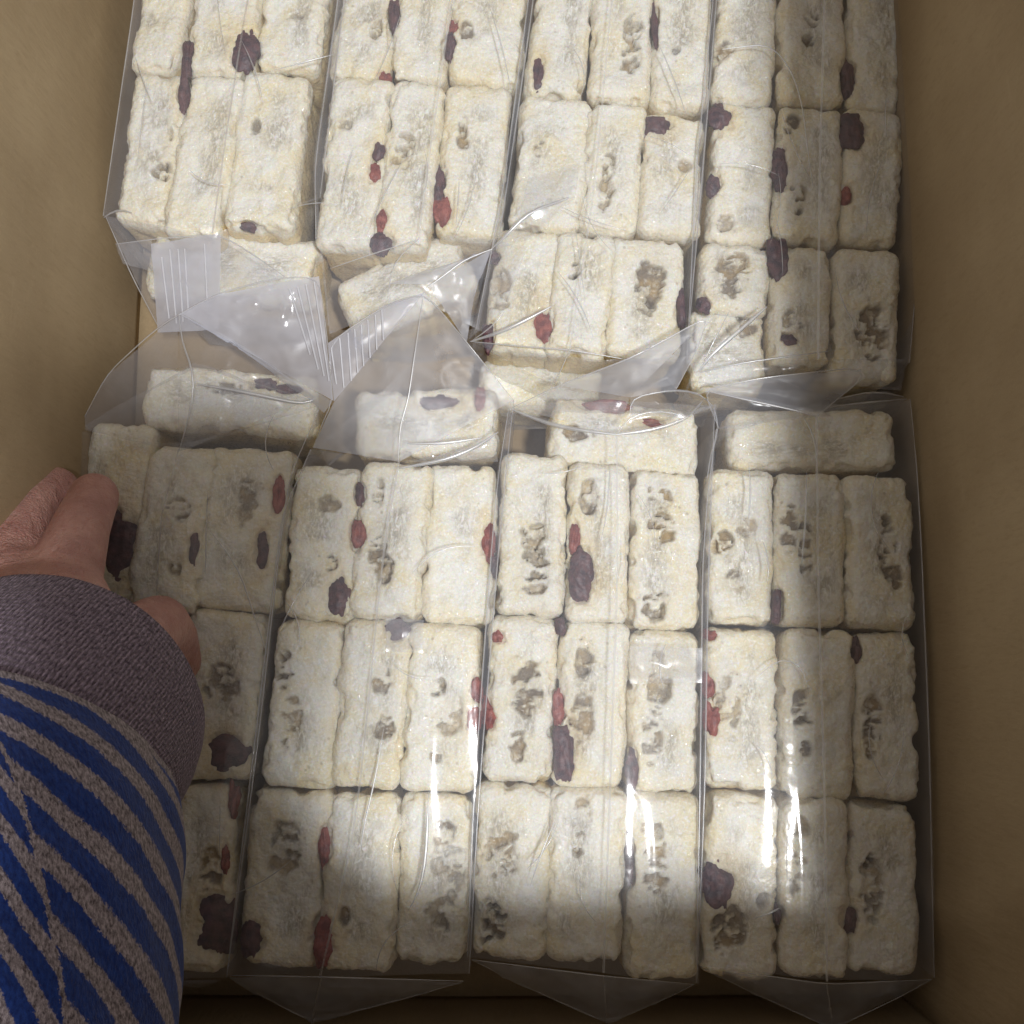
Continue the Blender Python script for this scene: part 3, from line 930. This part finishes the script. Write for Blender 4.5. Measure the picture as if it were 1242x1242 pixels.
# ---- mouth of the near bag beside the gripped one
b = bags['L2']
patch('mouth_flap', [(380, 543, -1), (405, 487, 6), (515, 354, 16), (484, 560, 5)], M_MILK, b, 41)
patch('mouth_flap', [(515, 354, 16), (571, 422, 11), (622, 486, 2), (484, 560, 5)], M_MILK, b, 42, amp=.0012)
patch('mouth_flap', [(484, 560, 5), (540, 552, 6), (600, 530, 3), (604, 560, 1)], M_FILM, b, 43)
zs = patch('zip_strip', [(398, 416, 12), (464, 372, 14), (515, 354, 15.6), (405, 487, 7)], M_ZIP, b, 44)
zip_lines(b, zs, [(402, 424, 408, 466, 12.6, 10), (412, 410, 417, 470, 13.2, 9.5), (422, 404, 426, 462, 13.5, 10.6), (430, 399, 434, 452, 13.8, 11.4), (438, 394, 441, 444, 14, 12), (446, 388, 449, 434, 14.3, 12.6), (455, 382, 457, 424, 14.6, 13.2), (463, 376, 465, 412, 15, 14)])
crease('fold_edge', [(380, 543, -1), (394, 505, 4), (405, 487, 6.4), (400, 450, 9), (398, 416, 12.2), (464, 372, 14.4), (515, 354, 16.2), (571, 421, 11.4), (624, 487, 2.2)], b, .0003)
crease('fold_edge', [(513, 362, 16), (503, 430, 13.6), (494, 494, 10), (485, 512, 9), (483, 560, 5.4)], b, .00035)
crease('fold_edge', [(484, 568, 6), (540, 558, 7), (580, 542, 6), (604, 524, 4)], b, .0008)
crease('fold_edge', [(495, 538, 8), (540, 538, 8), (584, 531, 6)], b, .0006)

# ---- mouth of the third near bag
b = bags['L3']
patch('mouth_flap', [(620, 495, 0), (678, 467, 6), (764, 482, 9), (748, 527, 7)], M_TENT, b, 51)
patch('mouth_flap', [(678, 467, 6), (766, 434, 10), (862, 382, 13), (764, 482, 9)], M_MILK, b, 52, amp=.0007)
patch('mouth_flap', [(764, 482, 9), (862, 382, 13.2), (838, 440, 11), (820, 472, 9)], M_MILK, b, 53)
patch('mouth_flap', [(764, 482, 9.2), (820, 472, 9.2), (833, 507, 7), (766, 502, 8)], M_TENT, b, 54)
patch('mouth_flap', [(820, 472, 9), (848, 476, 5), (864, 492, -2), (833, 507, 7)], M_TENT, b, 55)
patch('mouth_flap', [(748, 527, 7), (764, 500, 8), (833, 507, 7), (864, 492, -1.6)], M_FILM, b, 56)
crease('fold_edge', [(620, 495, 0.3), (678, 467, 6.3), (766, 434, 10.3), (862, 382, 13.3), (838, 440, 11.4), (820, 472, 9.6)], b, .0003)
crease('fold_edge', [(620, 496, .4), (664, 514, 5), (710, 523, 7), (748, 527, 7.4)], b, .0008)
crease('fold_edge', [(748, 527, 7.4), (790, 522, 8), (820, 513, 7.6), (834, 506, 7.4)], b, .0008)
crease('fold_edge', [(748, 527, 7.3), (760, 506, 8.2), (790, 498, 8.6), (815, 500, 8), (834, 506, 7.4)], b, .0003)
crease('fold_edge', [(764, 502, 8.2), (764, 482, 9.4), (820, 472, 9.5), (850, 476, 5), (864, 492, -1.4)], b, .00035)
crease('fold_edge', [(834, 506, 7.4), (848, 492, 5), (852, 486, 4)], b, .00035)
crease('fold_edge', [(866, 495, -2), (874, 520, -3), (862, 548, -2), (858, 580, -1)], b, .00035)

# ---- mouth of the near bag by the right wall
b = bags['L4']
patch('mouth_flap', [(872, 520, -2), (854, 472, 6), (985, 496, 8), (990, 505, 7)], M_TENT, b, 61)
patch('mouth_flap', [(854, 472, 6), (932, 457, 9), (1014, 484, 9), (990, 505, 7.4)], M_MILK, b, 62)
patch('mouth_flap', [(932, 457, 9), (1044, 448, 10), (1050, 458, 10), (1014, 484, 9)], M_MILK, b, 63)
patch('mouth_flap', [(990, 505, 7), (1014, 484, 8), (1075, 474, 4), (1101, 484, -2)], M_TENT, b, 64)
crease('fold_edge', [(872, 520, -1.6), (858, 486, 4), (854, 472, 6.3), (932, 457, 9.3), (985, 452, 9.8), (1030, 446, 10.3), (1047, 450, 10.3), (1046, 462, 10), (1014, 484, 9.3), (992, 505, 7.6)], b, .0003)
crease('fold_edge', [(856, 474, 6.2), (920, 488, 8), (975, 500, 8), (991, 506, 7.5)], b, .0004)
crease('fold_edge', [(1000, 494, 8), (1050, 488, 6), (1100, 484, -1.4)], b, .0003)
crease('fold_edge', [(1014, 484, 8.6), (1060, 474, 5), (1096, 481, -1)], b, .0003)
crease('fold_edge', [(976, 508, 6.4), (990, 532, 5), (990, 560, 4.6)], b, .0004)

# ---- ends of the third and fourth far bags
b = bags['U3']
patch('mouth_flap', [(570, 412, -3), (640, 424, 2), (690, 432, 2), (672, 466, -6)], M_TENT, b, 71)
patch('mouth_flap', [(690, 432, 2), (760, 440, 2), (830, 430, -3), (676, 468, -6)], M_TENT, b, 72)
patch('mouth_flap', [(602, 290, -1), (640, 300, 3), (610, 380, 3), (570, 412, -2)], M_FILM, b, 73, amp=.0015)
crease('fold_edge', [(570, 414, -2), (640, 421, 3), (690, 424, 4), (760, 436, 3)], b, .00035)
crease('fold_edge', [(690, 426, 4), (680, 450, 0), (672, 468, -5)], b, .0003)
crease('fold_edge', [(572, 414, -1), (610, 402, 4.5), (650, 382, 5.5), (668, 372, 5.5)], b, .0008)
crease('fold_edge', [(574, 412, -1), (596, 398, 4), (612, 378, 4.6)], b, .0003)
crease('fold_edge', [(596, 302, 0), (612, 288, 4), (640, 258, 5.5), (690, 240, 9.4)], b, .0008)
b = bags['U4']
patch('mouth_flap', [(836, 440, -4), (992, 436, 4), (1000, 462, 1), (850, 468, -6)], M_TENT, b, 81)
patch('mouth_flap', [(992, 436, 4), (1100, 436, -4), (1092, 474, -8), (1000, 462, 1)], M_TENT, b, 82)
crease('fold_edge', [(848, 452, 0), (900, 440, 4), (960, 432, 5), (1004, 426, 5)], b, .00035)
crease('fold_edge', [(848, 450, 1), (862, 430, 5), (900, 398, 6), (930, 372, 6)], b, .0009)
crease('fold_edge', [(854, 438, 2), (870, 405, 5.5), (884, 378, 6)], b, .0003)
crease('fold_edge', [(876, 60, 4.6), (935, 52, 5.2), (962, 88, 5.4), (974, 130, 5.4), (978, 170, 5.3), (986, 226, 5)], b, .00035)

# ---- welded bottoms of the near bags
for k, Lc, A, B, Rc, sd in (('L1', (172, 1190, -4), (200, 1196, -6), (240, 1198, -6), (272, 1188, -4), 91), ('L2', (277, 1183, -3), (390, 1185, 1), (378, 1240, -16), (562, 1190, -3), 92),
                            ('L3', (572, 1164, -3), (732, 1184, 2), (736, 1241, -14), (842, 1194, -3), 93), ('L4', (849, 1172, -3), (1003, 1194, 1), (1010, 1248, -14), (1130, 1188, -3), 94)):
    b = bags[k]
    if k == 'L1':
        patch('bottom_weld', [Lc, A, B, Rc], M_TENT, b, sd)
        continue
    ml = ((Lc[0] * .72 + B[0] * .28), (Lc[1] * .72 + B[1] * .28) + 2, -9)
    mr = ((Rc[0] * .72 + B[0] * .28), (Rc[1] * .72 + B[1] * .28) + 2, -9)
    patch('bottom_weld', [Lc, A, B, ml], M_MILK, b, sd)
    patch('bottom_weld', [A, Rc, mr, B], M_MILK, b, sd + 5)
    crease('fold_edge', [Lc, A, Rc], b, .0003)
    crease('fold_edge', [A, B], b, .0004)
    crease('fold_edge', [Lc, ml, B, mr, Rc], b, .0003)

# slack folds added on the film, tilted to mirror the lamp as highlights
patch('film_fold', [(598, 304, 3), (644, 290, 3.6), (698, 240, 9.2), (630, 262, 8.2)], M_FILM, bags['U3'], 111, amp=.0005, bul=.0003)
patch('film_fold', [(630, 262, 8.2), (698, 240, 9.2), (704, 196, 4), (640, 216, 4)], M_FILM, bags['U3'], 112, amp=.0005, bul=.0003)
patch('film_fold', [(764, 784, 6.6), (852, 786, 6.0), (851, 828, 4.6), (764, 829, 5.2)], M_TENT, bags['L3'], 113, amp=.0004, bul=.0011)
patch('film_fold', [(468, 750, 7.2), (514, 752, 4.9), (513, 792, 3.8), (468, 790, 6.0)], M_TENT, bags['L2'], 114, amp=.0004, bul=.0011)

# creases of slack film over the bars (real folds that catch the lamp)
for k, pl, r in (
        ('L2', [(520, 960, 4.6), (518, 1010, 5.2), (516, 1050, 5.2), (508, 1085, 4.8), (494, 1106, 4.4)], .0007),
        ('L2', [(466, 880, 4.4), (456, 940, 4.8), (442, 1000, 4.8), (434, 1050, 4.6)], .0004),
        ('L1', [(252, 640, 4.6), (290, 690, 4.8), (306, 740, 4.6), (326, 800, 3)], .00035),
        ('L3', [(740, 560, 4.6), (737, 620, 4.8), (728, 660, 4.6)], .0003),
        ('L4', [(908, 560, 4.6), (911, 590, 4.8), (908, 630, 4.6)], .0004),
        ('L4', [(978, 568, 4.6), (978, 620, 5), (972, 690, 5)], .0004),
        ('L4', [(912, 830, 4.4), (935, 802, 5), (960, 798, 5), (978, 815, 5), (982, 850, 4.6)], .0003),
        ('L4', [(915, 1114, 4.2), (934, 1108, 4.8), (948, 1100, 4.6)], .0004),
        ('U3', [(840, 200, 4.4), (822, 230, 4.8), (800, 260, 4.4)], .00025)):
    crease('film_wrinkle', pl, bags[k], r, taper=1.0)

# finer random wrinkles of the loose film
for k, rows in BARS.items():
    X0, X1 = min(q[0] for r_ in rows for q in r_), max(q[2] for r_ in rows for q in r_)
    Y0, Y1 = max(6, min(q[1] for r_ in rows for q in r_)), max(q[3] for r_ in rows for q in r_)
    for m in range(7):
        cx, cy = rng.uniform(X0 + 20, X1 - 20), rng.uniform(Y0 + 10, Y1 - 10)
        if cx < 240 and cy > 560:
            continue
        an = rng.choice([1.57, 1.2, 2.0, .3, 2.8], p=[.4, .2, .2, .1, .1]) + rng.normal() * .12
        L_ = rng.uniform(22, 60)
        bend = rng.uniform(-.35, .35)
        pl = []
        for t_ in np.linspace(-1, 1, 6):
            a2 = an + bend * t_
            pl.append((cx + math.cos(a2) * L_ * t_, cy + math.sin(a2) * L_ * t_, 4.6 + 1.2 * (1 - t_ * t_)))
        crease('film_wrinkle', pl, bags[k], float(rng.uniform(.00014, .00036)), mat=M_GLINT if m % 2 else M_SEAM, taper=1.0)

# ------------------------------------------------------------------ the person's arm
person = empty('person', (-.16, -.08, .06))
tag(person, 'person in striped blue and grey knit sleeve reaching into the box with one hand', 'person')


def capsule_chain(bm, pts, segs=16):
    """pts: (vector, radius, flatten): round joints and tapered links, later fused into one skin."""
    for (p, r) in pts:
        bmesh.ops.create_uvsphere(bm, u_segments=segs, v_segments=10, radius=r, matrix=Matrix.Translation(Vector(p)))
    for (p, r), (q, s) in zip(pts[:-1], pts[1:]):
        v = Vector(q) - Vector(p)
        if v.length < 1e-6:
            continue
        rot = v.to_track_quat('Z', 'Y').to_matrix().to_4x4()
        bmesh.ops.create_cone(bm, cap_ends=True, segments=segs, radius1=r, radius2=s, depth=v.length, matrix=Matrix.Translation((Vector(p) + Vector(q)) / 2) @ rot)


def fuse(me, voxel, it):
    tmp = bpy.data.objects.new('fused', me)
    COL.objects.link(tmp)
    rm = tmp.modifiers.new('r', 'REMESH')
    rm.mode = 'VOXEL'
    rm.voxel_size = voxel
    sm = tmp.modifiers.new('s', 'SMOOTH')
    sm.factor = .5
    sm.iterations = it
    dg = bpy.context.evaluated_depsgraph_get()
    hm = bpy.data.meshes.new_from_object(tmp.evaluated_get(dg))
    bpy.data.objects.remove(tmp)
    hm.polygons.foreach_set('use_smooth', np.ones(len(hm.polygons), dtype=bool))
    hm.materials.clear()
    return hm


def HP(px, py, zmm):
    return P(px, py, zmm * .001)


bm = bmesh.new()
wr = HP(62, 850, 84)
# palm rays and fingers, knuckles bent down over the bag's edge
capsule_chain(bm, [(wr, .021), (HP(74, 770, 74), .0185), (HP(76, 706, 61), .0116), (HP(98, 640, 50), .0090), (HP(114, 602, 38), .0080), (HP(116, 610, 16), .0076), (HP(108, 620, 2), .0068)])
capsule_chain(bm, [(wr, .021), (HP(40, 770, 72), .0185), (HP(4, 696, 56), .0120), (HP(38, 622, 35), .0092), (HP(66, 594, 20), .0084), (HP(76, 602, 6), .0078), (HP(76, 618, -6), .0070)])
capsule_chain(bm, [(wr, .021), (HP(8, 775, 69), .018), (HP(-24, 708, 52), .0118), (HP(4, 650, 31), .0092), (HP(26, 632, 15), .0082), (HP(38, 640, 0), .0072)])
capsule_chain(bm, [(wr, .020), (HP(-18, 790, 66), .0165), (HP(-56, 730, 48), .0110), (HP(-32, 680, 28), .0085), (HP(-12, 672, 12), .0072), (HP(0, 680, 0), .0065)])
# thumb
capsule_chain(bm, [(wr, .020), (HP(112, 800, 68), .0165), (HP(158, 782, 48), .0122), (HP(192, 758, 30), .0102), (HP(206, 774, 18), .0094), (HP(216, 802, 8), .0082)])
capsule_chain(bm, [(wr, .022), (HP(30, 910, 100), .024)])
me = bpy.data.meshes.new('hand')
bm.to_mesh(me)
bm.free()
link('hand', fuse(me, .0011, 14), M_SKIN, person)


def sleeve(name, rings, mat, nseg, ncirc, seam_ang, amp, thick, parent, v0=0.0, hem=0.0):
    """rings: (centre, radius) along the arm; a double-walled knitted tube with its own thickness."""
    C = np.array([r[0] for r in rings])
    Rr = np.array([r[1] for r in rings])
    AX = np.array([r[2] for r in rings], float) if len(rings[0]) > 2 else None
    t = np.linspace(0, len(rings) - 1, nseg)
    C = np.stack([np.interp(t, range(len(rings)), C[:, k]) for k in range(3)], 1)
    Rr = np.interp(t, range(len(rings)), Rr)
    if AX is not None:
        AX = np.stack([np.interp(t, range(len(rings)), AX[:, k]) for k in range(3)], 1)
    for _ in range(3):
        C[1:-1] = (C[:-2] + 2 * C[1:-1] + C[2:]) / 4
    seg = np.linalg.norm(np.diff(C, axis=0), axis=1)
    s = np.concatenate([[0], np.cumsum(seg)])
    V, U = [], []
    ref = np.array([0, 0, 1.0])
    for i in range(nseg):
        a = AX[i].copy() if AX is not None else C[min(i + 1, nseg - 1)] - C[max(i - 1, 0)]
        a /= np.linalg.norm(a)
        e1 = np.cross(a, ref)
        e1 /= np.linalg.norm(e1)
        e2 = np.cross(e1, a)
        for j in range(ncirc + 1):
            w = 2 * math.pi * j / ncirc + seam_ang
            V.append(C[i] + Rr[i] * (math.cos(w) * e1 + math.sin(w) * e2))
            U.append((((j / ncirc + .5) % 1.0 - .5) * 2 * math.pi * .042 if 0 else (j / ncirc - .5) * 2 * math.pi * .042, v0 + s[i]))
    V = np.array(V)
    U = np.array(U)
    n = nseg * (ncirc + 1)
    cen = np.repeat(C, ncirc + 1, axis=0)
    nr = V - cen
    nr /= np.linalg.norm(nr, axis=1, keepdims=True)
    sv = U[:, 1]
    w = (fbm(np.column_stack([nr * 1.6, sv * 0])[:, :3] + np.column_stack([sv * 38, sv * 20, sv * 30]), 83, 3) - .5)
    V = V + nr * (amp * 2 * w)[:, None]
    if hem:
        V = V + nr * (hem * np.exp(-((sv - v0 - .0025) / .0022) ** 2))[:, None]
    inner = V - nr * thick
    idx = np.arange(n).reshape(nseg, ncirc + 1)
    q = np.stack([idx[:-1, :-1], idx[:-1, 1:], idx[1:, 1:], idx[1:, :-1]], -1).reshape(-1, 4)
    e0 = np.stack([idx[0, 1:], idx[0, :-1], idx[0, :-1] + n, idx[0, 1:] + n], -1)
    e1_ = np.stack([idx[-1, :-1], idx[-1, 1:], idx[-1, 1:] + n, idx[-1, :-1] + n], -1)
    F = np.concatenate([q, q[:, ::-1] + n, e0, e1_])
    me = new_mesh(name, np.concatenate([V, inner]), F)
    uvl = me.uv_layers.new(name='cloth')
    li = np.empty(len(me.loops), dtype=np.int32)
    me.loops.foreach_get('vertex_index', li)
    UU = np.concatenate([U, U])
    uvl.data.foreach_set('uv', UU[li].astype(np.float32).ravel())
    return link(name, me, mat, parent)


cuff_rings = [(HP(73, 858, 85), .0402, (-.04, -.47, .88)), (HP(55, 880, 92), .0412, (-.04, -.55, .82)), (HP(25, 915, 102), .0415, (-.03, -.66, .74)), (HP(2, 940, 110), .0405, (-.02, -.76, .65)), (HP(0, 960, 115), .039, (-.05, -.76, .65))]
sleeve('cuff', cuff_rings, M_CUFF, 40, 128, math.pi / 2, .0010, .0025, person)
slv_rings = [(HP(5, 941, 111), .0425, (-.02, -.76, .65)), (HP(2, 985, 120), .0440, (-.12, -.75, .65)), (HP(0, 1040, 129), .0445, (-.26, -.74, .62)), (HP(-6, 1120, 138), .0450, (-.36, -.73, .57)), (HP(-24, 1230, 147), .0455, (-.4, -.73, .55)),
             (HP(-90, 1420, 160), .0460, (-.4, -.75, .5)), (HP(-250, 1900, 200), .048, (-.3, -.8, .5)), (HP(-900, 3700, 250), .052, (-.2, -.9, .4))]
sleeve('sleeve', slv_rings, M_STRIPE, 150, 160, math.pi * 1.5, .0034, .0025, person)
# unseen second arm, added above the camera to shade the near left
V3 = lambda x, y, z: np.array((x + .066 - .12 * (y + .06), y + .012, z), float)
bm = bmesh.new()
capsule_chain(bm, [(V3(-.045, -.16, .44), .024), (V3(-.05, -.11, .43), .03), (V3(-.045, -.06, .42), .024)])
for k in range(4):
    capsule_chain(bm, [(V3(-.05, -.11, .43), .02), (V3(-.075, -.04 - .02 * k, .425), .011), (V3(-.06, -.03 - .02 * k, .405), .009), (V3(-.035, -.032 - .02 * k, .40), .008)])
capsule_chain(bm, [(V3(-.04, -.12, .43), .02), (V3(-.018, -.07, .43), .012), (V3(-.014, -.035, .42), .010)])
me = bpy.data.meshes.new('hand')
bm.to_mesh(me)
bm.free()
link('hand', fuse(me, .0018, 12), M_SKIN, person)
sleeve('cuff', [(V3(-.045, -.150, .438), .036), (V3(-.045, -.200, .446), .038)], M_CUFF, 24, 96, math.pi / 2, .001, .0025, person)
sleeve('sleeve', [(V3(-.045, -.190, .445), .040), (V3(-.05, -.30, .47), .048), (V3(-.06, -.42, .52), .055)], M_STRIPE, 60, 96, math.pi, .002, .0025, person)

# small crumb on the right wall
cr = fruit_mesh('rice_crumb', 21.0, M_PUFF)
o = link('rice_crumb', cr, M_PUFF)
o.location = (XR - .0016, P(1152, 1117, .02)[1], .018)
o.scale = (.0008, .001, .0016)
tag(o, 'tiny pale rice crumb stuck on the shaded right cardboard wall', 'crumb')
